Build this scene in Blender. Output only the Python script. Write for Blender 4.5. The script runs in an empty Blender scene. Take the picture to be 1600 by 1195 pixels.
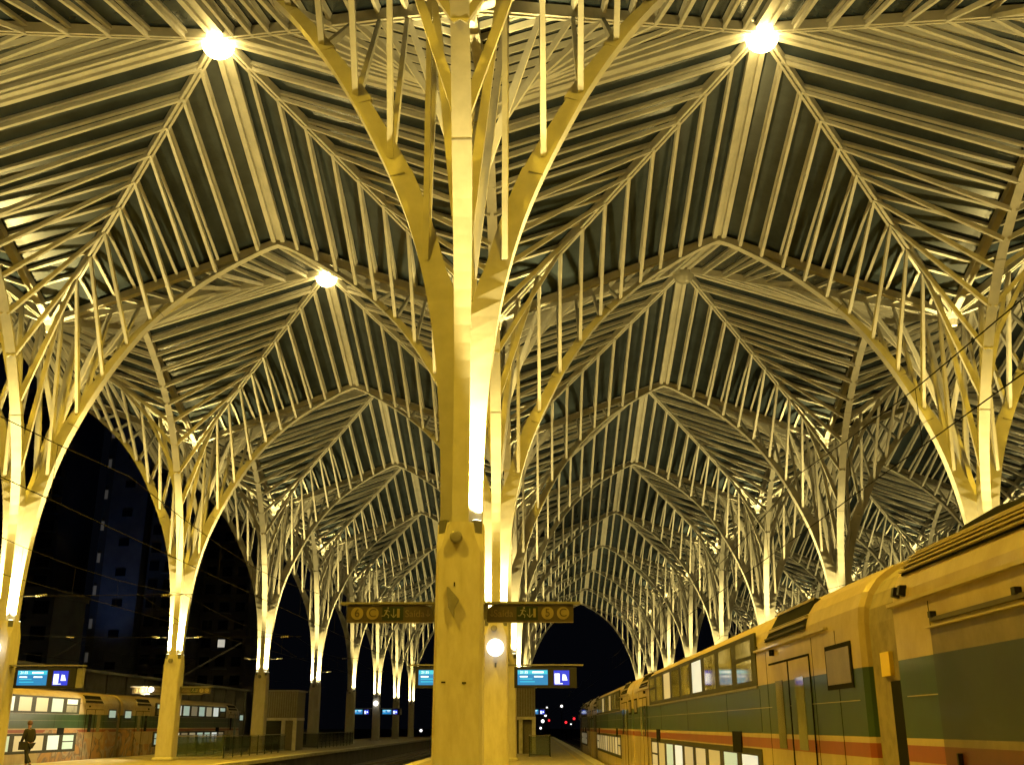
import bpy, math, random
from mathutils import Vector, Matrix
random.seed(7)
R = math.radians
scene = bpy.context.scene
COL = scene.collection

# ------------------------------------------------------------------ camera, sky, exposure
cam_d = bpy.data.cameras.new('camera'); cam = bpy.data.objects.new('camera', cam_d); COL.objects.link(cam)
cam.location = (1.288, -18.627, 1.6); cam.rotation_euler = (R(90 + 18.22), 0, 0.0204)
cam_d.sensor_width = 36; cam_d.lens = 36 * 1629.08 / 1600; cam_d.clip_start = .05; cam_d.clip_end = 3000
scene.camera = cam
world = bpy.data.worlds.new('World'); scene.world = world; world.use_nodes = True
bg = world.node_tree.nodes['Background']
bg.inputs[0].default_value = (.30, .36, .60, 1); bg.inputs[1].default_value = .0035        # night sky: city glow only
vs = scene.view_settings
vs.view_transform = 'Standard'; vs.look = 'None'; vs.gamma = 1; vs.exposure = 0; vs.use_curve_mapping = False
scene.cycles.use_denoising = True
scene.cycles.debug_use_spatial_splits = True
scene.cycles.max_bounces = 4; scene.cycles.diffuse_bounces = 2; scene.cycles.glossy_bounces = 3
scene.cycles.transparent_max_bounces = 6; scene.cycles.transmission_bounces = 2
scene.cycles.sample_clamp_indirect = 6; scene.cycles.caustics_reflective = False; scene.cycles.caustics_refractive = False

UP_COL = (1, .765, .25); SODIUM = (1, .62, .03)
UP_BEAM, UP_SPILL, LAMP_POWER = 19500, 4200, 18500

LX, LY = 17.0, 17.936          # column grid
ZV, ZR, ZC = 16.4, 19.6, 22.42 # roof: valley over the columns, arch apex, bay centre
NR = 11                        # ribs per half side

# ------------------------------------------------------------------ materials
def mat(name, col, rough=.6, metal=0, var=.0, scale=4, bump=0, spec=.5, alpha=1, coat=0, vcol=None, stretch=(1, 1, 1)):
    m = bpy.data.materials.new(name); m.use_nodes = True
    nt = m.node_tree; b = nt.nodes['Principled BSDF']
    b.inputs['Base Color'].default_value = (*col, 1); b.inputs['Roughness'].default_value = rough
    b.inputs['Metallic'].default_value = metal; b.inputs['Specular IOR Level'].default_value = spec
    b.inputs['Alpha'].default_value = alpha; b.inputs['Coat Weight'].default_value = coat
    if var or bump:
        tc = nt.nodes.new('ShaderNodeTexCoord'); mp = nt.nodes.new('ShaderNodeMapping'); mp.inputs['Scale'].default_value = stretch
        geo = nt.nodes.new('ShaderNodeNewGeometry')
        nt.links.new(geo.outputs['Position'], mp.inputs[0])
        n = nt.nodes.new('ShaderNodeTexNoise'); n.inputs['Scale'].default_value = scale; n.inputs['Detail'].default_value = 6
        n.inputs['Roughness'].default_value = .65
        nt.links.new(mp.outputs[0], n.inputs[0])
        if var:
            r = nt.nodes.new('ShaderNodeValToRGB'); v = vcol or tuple(c * (1 - var) for c in col)
            r.color_ramp.elements[0].position = .32; r.color_ramp.elements[1].position = .62
            r.color_ramp.elements[0].color = (*v, 1); r.color_ramp.elements[1].color = (*col, 1)
            nt.links.new(n.outputs[0], r.inputs[0]); nt.links.new(r.outputs[0], b.inputs['Base Color'])
        if bump:
            bp = nt.nodes.new('ShaderNodeBump'); bp.inputs['Strength'].default_value = bump; bp.inputs['Distance'].default_value = .02
            nt.links.new(n.outputs[0], bp.inputs['Height']); nt.links.new(bp.outputs[0], b.inputs['Normal'])
    return m
def emit(name, col, s):
    m = bpy.data.materials.new(name); m.use_nodes = True; b = m.node_tree.nodes['Principled BSDF']
    b.inputs['Base Color'].default_value = (*[c * .5 for c in col], 1)
    b.inputs['Emission Color'].default_value = (*col, 1); b.inputs['Emission Strength'].default_value = s
    return m

M = {}
M['steel'] = mat('white painted steel', (.47, .455, .41), .5, var=.25, scale=1.3, bump=.05)
M['concrete'] = mat('fair faced concrete', (.50, .47, .40), .8, var=.2, scale=5, bump=.25, vcol=(.41, .37, .29), stretch=(1, 1, .3))
M['glass'] = mat('dusty roof glass', (.036, .050, .064), .26, var=.45, scale=.8, spec=.35)
M['dark'] = mat('dark metal', (.025, .025, .025), .5, spec=.15)
M['grey'] = mat('grey metal', (.22, .21, .19), .5, var=.3)
M['fixture'] = mat('lamp housing', (.12, .12, .11), .5)
M['paving'] = mat('platform paving', (.34, .30, .22), .7, var=.4, scale=3, bump=.3)
M['coping'] = mat('pale platform coping', (.55, .52, .44), .7, var=.3, scale=3, bump=.2)
M['line'] = mat('yellow line paint', (.42, .32, .12), .6, var=.3, scale=6)
M['ballast'] = mat('dark ballast', (.07, .06, .05), .95, var=.6, scale=9, bump=1)
M['rail'] = mat('worn rail steel', (.32, .27, .20), .35, metal=.9, var=.4)
M['sleeper'] = mat('concrete sleeper', (.2, .18, .15), .9, var=.4)
M['ground'] = mat('dark town ground', (.06, .06, .055), .95, var=.5, scale=.05)
M['wire'] = mat('overhead wire', (.012, .011, .01), .8, spec=.05)
M['insul'] = mat('pale insulator', (.22, .21, .19), .35)
M['bulb'] = emit('sodium bulb', (1, .74, .24), 26)
M['globe'] = emit('white globe', (1, .97, .86), 2.6)
M['floodglass'] = emit('flood glass', (1, .9, .55), 14)
M['bulb_off'] = mat('unlit bulb', (.25, .24, .2), .3)
M['sign'] = mat('brown sign panel', (.060, .047, .030), .45, var=.15)
M['signgreen'] = mat('dark green sign field', (.02, .032, .02), .5, spec=.2)
M['signyel'] = mat('sign yellow', (.22, .18, .085), .5)
M['signpale'] = mat('sign pale', (.21, .20, .15), .5)
M['signdim'] = mat('sign dim lettering', (.15, .12, .07), .5)
M['screen'] = emit('cyan screen', (.015, .19, .50), 1.0)
M['screen2'] = emit('deep blue screen', (.02, .04, .62), 1.1)
M['screenhi'] = emit('bright cyan band', (.04, .50, .75), 1.0)
M['screenw'] = emit('white screen text', (.85, .95, 1), 1.4)
M['kioskmesh'] = mat('perforated kiosk cladding', (.16, .14, .10), .6, var=.4, scale=12)
M['railglass'] = mat('railing glass', (.05, .08, .06), .08, spec=.6, alpha=.45)
M['coat'] = mat('dark coat cloth', (.02, .018, .016), .9)
M['trouser'] = mat('dark trousers', (.018, .018, .02), .9)
M['skin'] = mat('skin', (.42, .22, .13), .6)
M['hair'] = mat('brown hair', (.10, .045, .02), .7)
M['tower'] = mat('tower render', (.20, .19, .18), .85, var=.3, scale=.2)
M['towerblue'] = mat('tower pale panel', (.30, .32, .36), .7, var=.3, scale=.3)
M['towerwin'] = mat('dark window glass', (.02, .02, .025), .15)
M['litwin'] = emit('lit window', (1, .93, .75), .5)
M['litwin_dim'] = emit('dim lit window', (1, .9, .75), .035)
M['wall'] = mat('dark parapet', (.17, .16, .14), .8, var=.4, scale=1)
M['red'] = emit('red signal', (1, .03, .04), 1.6)
M['white_sig'] = emit('white lamp', (1, .96, .9), 2.5)
M['pane'] = mat('train window glass', (.36, .36, .29), .05, spec=.8, var=.5, scale=.9)
M['pane_dark'] = mat('dark train glass', (.02, .025, .02), .08, spec=.6)
M['frame'] = mat('window band olive frame', (.05, .05, .032), .6, var=.3, spec=.15)
M['rubber'] = mat('rubber seal', (.012, .012, .010), .9, spec=.05)
M['gang'] = mat('shaded gangway fairing', (.25, .20, .11), .6, var=.4, scale=5)  # body cream darkened, with the shade of the gap put into the colour
M['spill_yellow'] = mat('yellow light spill', (.75, .55, .08), .5)
M['roofgrey'] = mat('coach roof grey', (.09, .075, .05), .6, var=.4, scale=3)
M['cream'] = mat('cream paint', (.46, .38, .21), .4, var=.2, scale=3, coat=.2)
M['cabgreen'] = mat('dark cab mask green', (.02, .055, .035), .3)
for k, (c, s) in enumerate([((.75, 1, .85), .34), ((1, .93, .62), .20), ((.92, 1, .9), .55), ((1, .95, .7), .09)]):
    M['lit%d' % k] = emit('lit train window %d' % k, c, s)  # lit interiors, and upper panes whose glow imitates reflections

def coach_paint(name, graffiti, dirt=.7, k=1.0):
    m = bpy.data.materials.new(name); m.use_nodes = True; nt = m.node_tree; b = nt.nodes['Principled BSDF']; L = nt.links.new
    tc = nt.nodes.new('ShaderNodeTexCoord'); sep = nt.nodes.new('ShaderNodeSeparateXYZ'); L(tc.outputs['Object'], sep.inputs[0])
    mr = nt.nodes.new('ShaderNodeMapRange'); mr.inputs[1].default_value = -1; mr.inputs[2].default_value = 4
    L(sep.outputs[2], mr.inputs[0])
    r = nt.nodes.new('ShaderNodeValToRGB'); cr = r.color_ramp; cr.interpolation = 'CONSTANT'
    cream = (.46 * k, .37 * k, .20 * k, 1)
    stops = [(-1, (.05, .045, .035, 1)), (-.25, cream), (1.29, (.27 * k, .062 * k, .02 * k, 1)), (1.43, cream), (1.50, (.026 * k, .062 * k, .022 * k, 1)), (2.15, cream), (3.22, (.10, .075, .045, 1))]
    cr.elements[0].position = 0; cr.elements[0].color = stops[0][1]
    cr.elements[1].position = (stops[1][0] + 1) / 5; cr.elements[1].color = stops[1][1]
    for z, c in stops[2:]:
        e = cr.elements.new((z + 1) / 5); e.color = c
    L(mr.outputs[0], r.inputs[0])
    # rain streaks and grime
    mp = nt.nodes.new('ShaderNodeMapping'); mp.inputs['Scale'].default_value = (1, 1, .8); L(tc.outputs['Object'], mp.inputs[0])
    n = nt.nodes.new('ShaderNodeTexNoise'); n.inputs['Scale'].default_value = 2.4; n.inputs['Detail'].default_value = 9; n.inputs['Roughness'].default_value = .7; L(mp.outputs[0], n.inputs[0])
    r2 = nt.nodes.new('ShaderNodeValToRGB'); r2.color_ramp.elements[0].position = .35; r2.color_ramp.elements[1].position = .68
    r2.color_ramp.elements[0].color = (dirt, dirt * .92, dirt * .8, 1); r2.color_ramp.elements[1].color = (1, 1, 1, 1); L(n.outputs[0], r2.inputs[0])
    mx = nt.nodes.new('ShaderNodeMix'); mx.data_type = 'RGBA'; mx.blend_type = 'MULTIPLY'; mx.inputs[0].default_value = .8
    L(r.outputs[0], mx.inputs[6]); L(r2.outputs[0], mx.inputs[7]); out = mx.outputs[2]
    if graffiti:
        vo = nt.nodes.new('ShaderNodeTexNoise'); vo.inputs['Scale'].default_value = .75; vo.inputs['Detail'].default_value = 6; vo.inputs['Distortion'].default_value = .8
        L(tc.outputs['Object'], vo.inputs[0])
        r3 = nt.nodes.new('ShaderNodeValToRGB'); e = r3.color_ramp
        e.elements[0].color = (.34, .15, .04, 1); e.elements[1].position = .66; e.elements[1].color = (.45, .34, .17, 1)
        for p, c in ((.40, (.40, .22, .07, 1)), (.47, (.14, .10, .07, 1)), (.52, (.36, .30, .22, 1)), (.57, (.36, .17, .05, 1))):
            q = e.elements.new(p); q.color = c
        L(vo.outputs[0], r3.inputs[0])
        # painted area: z below 1.45, three stretches of the side
        big = nt.nodes.new('ShaderNodeTexNoise'); big.inputs['Scale'].default_value = .22; big.inputs['Detail'].default_value = 2; L(tc.outputs['Object'], big.inputs[0])
        zs = nt.nodes.new('ShaderNodeMath'); zs.operation = 'MULTIPLY_ADD'; zs.inputs[1].default_value = -.16; zs.inputs[2].default_value = .70; L(sep.outputs[2], zs.inputs[0])
        gt = nt.nodes.new('ShaderNodeMath'); gt.operation = 'LESS_THAN'; L(big.outputs[0], gt.inputs[0]); L(zs.outputs[0], gt.inputs[1])
        zl = nt.nodes.new('ShaderNodeMath'); zl.operation = 'LESS_THAN'; zl.inputs[1].default_value = 1.42; L(sep.outputs[2], zl.inputs[0])
        an = nt.nodes.new('ShaderNodeMath'); an.operation = 'MULTIPLY'; L(gt.outputs[0], an.inputs[0]); L(zl.outputs[0], an.inputs[1])
        for op, lim in (('GREATER_THAN', graffiti[0]), ('LESS_THAN', graffiti[1])):
            yl = nt.nodes.new('ShaderNodeMath'); yl.operation = op; yl.inputs[1].default_value = lim; L(sep.outputs[1], yl.inputs[0])
            a2 = nt.nodes.new('ShaderNodeMath'); a2.operation = 'MULTIPLY'; L(an.outputs[0], a2.inputs[0]); L(yl.outputs[0], a2.inputs[1]); an = a2
        m2 = nt.nodes.new('ShaderNodeMix'); m2.data_type = 'RGBA'; L(an.outputs[0], m2.inputs[0]); L(out, m2.inputs[6]); L(r3.outputs[0], m2.inputs[7]); out = m2.outputs[2]
    L(out, b.inputs['Base Color']); b.inputs['Roughness'].default_value = .42; b.inputs['Coat Weight'].default_value = .16; b.inputs['Coat Roughness'].default_value = .09
    bp = nt.nodes.new('ShaderNodeBump'); bp.inputs['Strength'].default_value = .04; bp.inputs['Distance'].default_value = .02; L(n.outputs[0], bp.inputs['Height']); L(bp.outputs[0], b.inputs['Normal'])
    return m
M['coach'] = coach_paint('green cream red coach paint', False)
M['coach_dark'] = coach_paint('grimy coach paint', False, .5, .42)
M['coach_graf'] = coach_paint('coach paint with graffiti', (16.5, 40))
M['coach_graf_cab'] = coach_paint('cab coach paint with graffiti', (-1, 7.2))

# ------------------------------------------------------------------ mesh helpers
class MB:
    def __init__(s): s.v = []; s.f = []
    def add(s, vs_, fs):
        o = len(s.v); s.v += [tuple(v) for v in vs_]; s.f += [tuple(i + o for i in f) for f in fs]; return s
    def box(s, x0, x1, y0, y1, z0, z1):
        return s.add([(x0, y0, z0), (x1, y0, z0), (x1, y1, z0), (x0, y1, z0), (x0, y0, z1), (x1, y0, z1), (x1, y1, z1), (x0, y1, z1)],
                     [(3, 2, 1, 0), (4, 5, 6, 7), (0, 1, 5, 4), (1, 2, 6, 5), (2, 3, 7, 6), (3, 0, 4, 7)])
    def bar(s, p, q, w, d, up=(0, 0, 1), w2=None, d2=None, drop=0):
        """box beam from p to q; w across, d along up; drop shifts it down its own up axis"""
        p, q = Vector(p), Vector(q); t = (q - p).normalized(); up = Vector(up)
        a = t.cross(up)
        if a.length < 1e-5: a = t.cross(Vector((1, 0, 0)))
        a.normalize(); u = a.cross(t).normalized()
        w2 = w2 or w; d2 = d2 or d; p = p - u * drop; q = q - u * drop
        r = []
        for c, ww, dd in ((p, w, d), (q, w2, d2)):
            for i, j in ((-1, -1), (1, -1), (1, 1), (-1, 1)): r.append(c + a * (i * ww / 2) + u * (j * dd / 2))
        return s.add(r, [(0, 1, 2, 3), (7, 6, 5, 4), (0, 4, 5, 1), (1, 5, 6, 2), (2, 6, 7, 3), (3, 7, 4, 0)])
    def loft(s, secs, cap=True):
        o = len(s.v); n = len(secs[0])
        for c in secs: s.v += [tuple(p) for p in c]
        for k in range(len(secs) - 1):
            for i in range(n):
                j = (i + 1) % n
                s.f.append((o + k * n + i, o + k * n + j, o + (k + 1) * n + j, o + (k + 1) * n + i))
        if cap:
            s.f.append(tuple(o + i for i in reversed(range(n)))); s.f.append(tuple(o + (len(secs) - 1) * n + i for i in range(n)))
        return s
    def tube(s, pts, r, n=6):
        pts = [Vector(p) for p in pts]; secs = []
        for k, p in enumerate(pts):
            t = (pts[min(k + 1, len(pts) - 1)] - pts[max(k - 1, 0)]).normalized()
            a = t.cross(Vector((0, 0, 1)))
            if a.length < 1e-4: a = Vector((1, 0, 0))
            a.normalize(); u = a.cross(t); rr = r[k] if isinstance(r, (list, tuple)) else r
            secs.append([p + a * (rr * math.cos(2 * math.pi * i / n)) + u * (rr * math.sin(2 * math.pi * i / n)) for i in range(n)])
        return s.loft(secs)
    def sphere(s, c, r, nu=20, nv=12, sz=1):
        secs = []
        for j in range(nv + 1):
            t = math.pi * (.02 + .96 * j / nv); z = -math.cos(t) * r * sz; q = math.sin(t) * r
            secs.append([(c[0] + q * math.cos(2 * math.pi * i / nu), c[1] + q * math.sin(2 * math.pi * i / nu), c[2] + z) for i in range(nu)])
        return s.loft(secs)
    def prism(s, poly, y0, y1):   # poly in x,z extruded along y
        return s.loft([[(x, y0, z) for x, z in poly], [(x, y1, z) for x, z in poly]])
    def mesh(s, name, m, smooth=False):
        me = bpy.data.meshes.new(name); me.from_pydata(s.v, [], s.f); me.update()
        import bmesh
        bm = bmesh.new(); bm.from_mesh(me); bmesh.ops.recalc_face_normals(bm, faces=bm.faces); bm.to_mesh(me); bm.free()
        me.materials.append(M[m] if isinstance(m, str) else m)
        if smooth:
            for p in me.polygons: p.use_smooth = True
        return me
    def build(s, name, m, parent=None, smooth=False):
        return link(name, s.mesh(name, m, smooth), parent)
def link(name, data, parent=None, loc=None):
    o = bpy.data.objects.new(name, data); COL.objects.link(o)
    if parent: o.parent = parent
    if loc: o.location = loc
    return o
def tag(o, label=None, cat=None, group=None, kind=None):
    if label: o['label'] = label
    if cat: o['category'] = cat
    if group: o['group'] = group
    if kind: o['kind'] = kind
    return o
def empty(name, loc=(0, 0, 0), rz=0):
    o = bpy.data.objects.new(name, None); COL.objects.link(o); o.location = loc; o.rotation_euler = (0, 0, rz); o.empty_display_size = .3; return o
def spot(name, parent, loc, direction, power, angle, col, blend=1, radius=.08):
    key = (power, angle, col, blend, radius)
    if key not in spot.cache:
        d = bpy.data.lights.new(name, 'SPOT'); d.energy = power; d.spot_size = angle; d.spot_blend = blend; d.color = col; d.shadow_soft_size = radius
        spot.cache[key] = d
    o = link(name, spot.cache[key], parent, loc)
    o.rotation_euler = Vector(direction).to_track_quat('-Z', 'Y').to_euler(); return o
spot.cache = {}

# ------------------------------------------------------------------ setting
tag(MB().box(-900, 900, -300, 1500, -2.6, -1.9).build('ground', 'ground'), kind='structure')
Y0, Y1 = -44, 8 * LY + 14
for rx in (-LX, 0, LX, 2 * LX):
    m = MB().box(rx - 3.9, rx + 3.9, Y0, Y1, -1.9, 0)
    p = tag(m.build('platform', 'paving'), kind='structure')
    for s in (-1, 1):
        y = Y0
        me = MB().box(rx + s * 4.15 - .25, rx + s * 4.15 + .25, 0, 1.985, -.18, .0).mesh('coping_stone', 'coping')
        mf = MB().box(rx + s * 4.0 - .1, rx + s * 4.0 + .1, Y0, Y1, -1.9, -.18)
        mf.build('platform_face', 'wall', p)
        big = MB()
        for k in range(int((Y1 - Y0) / 2)):
            yy = Y0 + 2 * k
            if -20 < yy < 60 and rx <= 0: link('coping_stone', me, p, (0, yy, 0))
            else: big.box(rx + s * 4.15 - .25, rx + s * 4.15 + .25, yy, yy + 1.985, -.18, 0)
        tag(big.build('coping_run', 'coping', p), kind='stuff')
        MB().box(rx + s * 3.45 - .06, rx + s * 3.45 + .06, Y0, Y1, -.05, .004).build('yellow_line', 'line', p)
tracks = [-27.9, -23.13, -10.87, -6.13, 6.13, 10.87, 23.13, 27.87]
tb = tag(MB().box(-34, 46, Y0, 420, -2.2, -1.24).build('track_bed', 'ballast'), kind='structure')
slp = MB()
for k in range(420): slp.box(-1.25, 1.25, Y0 + k * .65, Y0 + k * .65 + .24, -1.3, -1.17)
slm = slp.mesh('sleepers', 'sleeper')
rm = {}
for s in (-1, 1):
    b = MB(); x = s * .76
    b.prism([(x - .075, -1.17), (x + .075, -1.17), (x + .02, -1.12), (x + .02, -1.05), (x + .037, -1.04), (x + .037, -1.0), (x - .037, -1.0), (x - .037, -1.04), (x - .02, -1.05), (x - .02, -1.12)], Y0, 400)
    rm[s] = b.mesh('rail', 'rail')
for x in tracks:
    t = tag(empty('railway_track', (x, 0, 0)), kind='structure')
    tag(link('sleepers', slm, t), kind='stuff')
    for s in (-1, 1): link('rail', rm[s], t)

# ------------------------------------------------------------------ roof bays
def bay_members():
    """ribs and glass panels of one bay, origin at the bay centre (z absolute): list of (rib MB, panel MB, quadrant y sign for halves)"""
    hx, hy = LX / 2, LY / 2; out = []
    C = Vector((0, 0, ZC))
    for axis in (0, 1):
        for s in (-1, 1):              # which of the two opposite facets
            for t in (-1, 1):          # which half
                def pt(a, b):          # a: 0..1 away from the ridge along the edge, b: 0 on diagonal..1 on edge
                    z_d = ZC - (ZC - ZV) * a; z_e = ZR - (ZR - ZV) * a
                    if axis == 0: d = Vector((t * hx * a, s * hy * a, z_d)); e = Vector((t * hx * a, s * hy, z_e))
                    else: d = Vector((s * hx * a, t * hy * a, z_d)); e = Vector((s * hx, t * hy * a, z_e))
                    return d.lerp(e, b)
                nrm = (pt(.5, 0) - pt(.5, 1)).cross(pt(0, 1) - pt(.5, 1)).normalized()
                if nrm.z < 0: nrm = -nrm
                for k in range(NR):
                    a0, a1 = k / NR, (k + 1) / NR
                    if k > 0:
                        p, q = pt(a0, 0), pt(a0, 1)
                        rib = MB().bar(p, q, .10, .15, nrm, drop=.08)
                    else: rib = None
                    g0, g1 = a0 + .004, a1 - .004
                    lift = nrm * .025
                    c = [pt(g0, .003) + lift, pt(g0, .997) + lift, pt(g1, .997) + lift, pt(g1, .003) + lift]
                    gl = MB().loft([c, [w + nrm * .02 for w in c]])
                    out.append((rib, gl, axis, s, t))
    return out
members = bay_members()
ridge = {}
for n, (dx, dy) in enumerate(((1, 0), (-1, 0), (0, 1), (0, -1))):
    b = MB(); e = Vector((dx * LX / 2, dy * LY / 2, ZR)); c = Vector((0, 0, ZC)); side = Vector((-dy, dx, 0))
    for o in (-.17, .17): b.bar(c + side * o, e + side * o, .17, .26, drop=.15)
    b.bar(c, e, .2, .12, drop=.12)
    ridge[n] = (b.mesh('ridge_beam', 'steel'), dx, dy)
diag = {}
for n, (dx, dy) in enumerate(((1, 1), (-1, 1), (1, -1), (-1, -1))):
    c = Vector((0, 0, ZC)); e = Vector((dx * LX / 2, dy * LY / 2, ZV)); b = MB()
    sd = Vector((-dy * LX, dx * LY, 0)).normalized()
    for o in (-.075, .075): b.bar(c + sd * o, e + sd * o, .085, .28, drop=.17)
    b.bar(c, e, .07, .14, drop=.14)
    diag[n] = (b.mesh('diagonal_beam', 'steel'), dx, dy)
single = [(r.mesh('rib', 'steel') if r else None, g.mesh('glass_panel', 'glass'), ax, s, t) for r, g, ax, s, t in members]
joined = {}
def joined_bay(key, test):
    if key not in joined:
        rb, gb = MB(), MB()
        for r, g, ax, s, t in members:
            if test(ax, s, t):
                if r: rb.add(r.v, r.f)
                gb.add(g.v, g.f)
        joined[key] = (rb.mesh('rib_run', 'steel'), gb.mesh('glazing', 'glass'))
    return joined[key]
HALF = {None: lambda a, s, t: True,
        '-x': lambda a, s, t: (t if a == 0 else s) < 0, '+x': lambda a, s, t: (t if a == 0 else s) > 0, '-y': lambda a, s, t: (s if a == 0 else t) < 0}
ORD = ['first', 'second', 'third', 'fourth', 'fifth', 'sixth', 'seventh', 'eighth', 'ninth', 'tenth', 'eleventh']
CORR = {-2: 'over the far platform edge by the towers', -1: 'over the open tracks beside the centre pillar', 0: 'over the green train', 1: 'over the tracks behind the green train', 2: 'on the outermost far side'}
def roof_bay(i, j, half=None, detail=False):
    o = empty('roof_bay', ((i + .5) * LX, (j + .5) * LY, 0))
    n = j + 2
    tag(o, 'folded glass and steel roof bay %s, %s along' % (CORR[i], ORD[n - 1]), 'roof bay', 'roof bays of the station canopy')
    if half: o['label'] = 'half bay of folded glass roof %s, %s along' % (CORR[i], ORD[n - 1])
    for me, dx, dy in ridge.values():
        if half == '-x' and dx > 0 or half == '+x' and dx < 0 or half == '-y' and dy > 0: continue
        link('ridge_beam', me, o)
    for me, dx, dy in diag.values():
        if half == '-x' and dx > 0 or half == '+x' and dx < 0 or half == '-y' and dy > 0: continue
        link('diagonal_beam', me, o)
    if detail:
        for r, g, ax, s, t in single:
            if HALF[half](ax, s, t):
                if r: link('rib', r, o)
                link('glass_panel', g, o)
    else:
        r, g = joined_bay(half, HALF[half])
        tag(link('rib_run', r, o), kind='stuff'); tag(link('glazing', g, o), kind='stuff')
    return o
DETAIL = {(-1, 0), (0, 0), (1, 0), (-1, 1), (0, 1), (-1, 2), (0, 2)}
for j in range(-1, 9):
    for i in range(-2, 3):
        if j == 8:
            if i in (-1, 0, 1): roof_bay(i, j, '-y')
            continue
        half = {-2: '+x', 2: '-x'}.get(i)
        roof_bay(i, j, half, (i, j) in DETAIL)

# ------------------------------------------------------------------ steel trees
CURVE = [(.37, 4.8), (.39, 6), (.44, 7), (.52, 8), (.65, 9), (.85, 10), (1.13, 11), (1.51, 12), (1.97, 13), (2.48, 14), (3.10, 15), (3.86, 16), (4.86, 17), (6.15, 18), (7.85, 19), (8.5, 19.26)]
def curve_at(r):
    for (r0, z0), (r1, z1) in zip(CURVE, CURVE[1:]):
        if r <= r1: return z0 + (z1 - z0) * (r - r0) / (r1 - r0)
    return CURVE[-1][1]
def smooth_curve():
    P = [Vector((r, z)) for r, z in CURVE]; out = []
    for k in range(len(P) - 1):
        p0, p1, p2, p3 = P[max(k - 1, 0)], P[k], P[k + 1], P[min(k + 2, len(P) - 1)]
        for s in range(3):
            t = s / 3
            out.append(.5 * ((2 * p1) + (p2 - p0) * t + (2 * p0 - 5 * p1 + 4 * p2 - p3) * t * t + (-p0 + 3 * p1 - 3 * p2 + p3) * t ** 3))
    out.append(P[-1]); return out
SM = smooth_curve()
def z_on(r):
    for a, b in zip(SM, SM[1:]):
        if a.x <= r <= b.x: return a.y + (b.y - a.y) * (r - a.x) / max(b.x - a.x, 1e-6)
    return SM[-1].y
NODES = [LX / 2 * k / NR for k in range(1, NR + 1)]
def arm_mesh(axis, s):
    half = LX / 2 if axis == 0 else LY / 2
    secs = []
    pts = list(SM)
    for r in NODES[1:-1]: pts.append(Vector((r, z_on(r)))); pts.append(Vector((r + .004, z_on(r + .004))))
    pts.sort(key=lambda p: (p.y, p.x))
    for p in pts:
        r, z = p.x, p.y
        dz = z_on(min(r + .02, 8.5)) - z_on(max(r - .02, .37)); dr = min(r + .02, 8.5) - max(r - .02, .37)
        t = Vector((dr, dz)).normalized(); n = Vector((-t.y, t.x))     # up and inwards
        if n.x > 0: n = -n
        k = r / (LX / 2 / NR)
        ki = int(k); fr = k - ki
        st = max(.20, .55 - .055 * ki); dep = st * (1 - .27 * fr) if ki >= 2 else .46
        inner = p + n * dep
        if z < 10.0:
            f = min(1, max(0, (z - 8.3) / 1.7)); inner = Vector((0.0, z)).lerp(inner, f)
        w = .30 + .08 * min(1, max(0, (z - 8) / 3.5)) - .07 * min(1, max(0, (z - 12) / 7)); wi = .26 if z < 9 else max(.13, .26 - .07 * (z - 9))
        sc = 1 + (half / 8.5 - 1) * min(1, r / 8.5)
        sec = []
        for rr, zz, side in ((p.x, p.y, -w / 2), (p.x, p.y, w / 2), (inner.x, inner.y, wi / 2), (inner.x, inner.y, -wi / 2)):
            rr *= sc
            sec.append((s * rr, side, zz) if axis == 0 else (side, s * rr, zz))
        secs.append(sec)
    b = MB().loft(secs)
    return b.mesh('arm', 'steel')
def seam_mesh(axis, s):
    b = MB(); half = LX / 2 if axis == 0 else LY / 2
    for r in (1.52, 4.25):
        z = z_on(r); t = Vector((.04, z_on(r + .02) - z_on(r - .02))).normalized(); n = Vector((-t.y, t.x)); sc = 1 + (half / 8.5 - 1) * r / 8.5
        secs = []
        for o in (-.012, .012):
            w = .5 * (.30 + .08 * min(1, max(0, (z - 8) / 3.5)) - .07 * min(1, max(0, (z - 12) / 7))) + .006; c = Vector((r, z)) + t * o; i_ = c + n * .30; c = c - n * .006
            q = [(c.x * sc, c.y, -w), (c.x * sc, c.y, w), (i_.x * sc, i_.y, .13), (i_.x * sc, i_.y, -.13)]
            secs.append([(s * a, d, e) if axis == 0 else (d, s * a, e) for a, e, d in q])
        b.loft(secs)
    return b.mesh('splice_joint', 'grey')
seams = {(ax, s): seam_mesh(ax, s) for ax in (0, 1) for s in (-1, 1)}
arms = {(ax, s): arm_mesh(ax, s) for ax in (0, 1) for s in (-1, 1)}
def eave_mesh(axis, s):
    e = (s * LX / 2, 0, ZR) if axis == 0 else (0, s * LY / 2, ZR)
    return MB().bar((0, 0, ZV), e, .26, .26, drop=.18).mesh('eave_beam', 'steel')
eaves = {(ax, s): eave_mesh(ax, s) for ax in (0, 1) for s in (-1, 1)}
struts = []
for ax in (0, 1):
    half = LX / 2 if ax == 0 else LY / 2; oh = LY / 2 if ax == 0 else LX / 2
    for s in (-1, 1):
        for t in (-1, 1):
            for k in range(1, NR):
                a = k / NR; r = NODES[k - 1]; z = z_on(r) + (.55 if k == 1 else .40 if k == 2 else .22 if k < 6 else .12); rr = half * a
                top = ZV + (ZC - ZV) * a - .28
                if ax == 0: p = (s * rr, t * .05, z); q = (s * rr, t * oh * a, top)
                else: p = (t * .05, s * rr, z); q = (t * oh * a, s * rr, top)
                struts.append(MB().bar(p, q, .165 if k > 2 else .225, .12, (1, 0, 0) if ax == 0 else (0, 1, 0), w2=.12, d2=.10))
strut_single = [b.mesh('strut', 'steel') for b in struts]
bb = MB()
for b in struts: bb.add(b.v, b.f)
strut_joined = bb.mesh('strut_cluster', 'steel')
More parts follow.
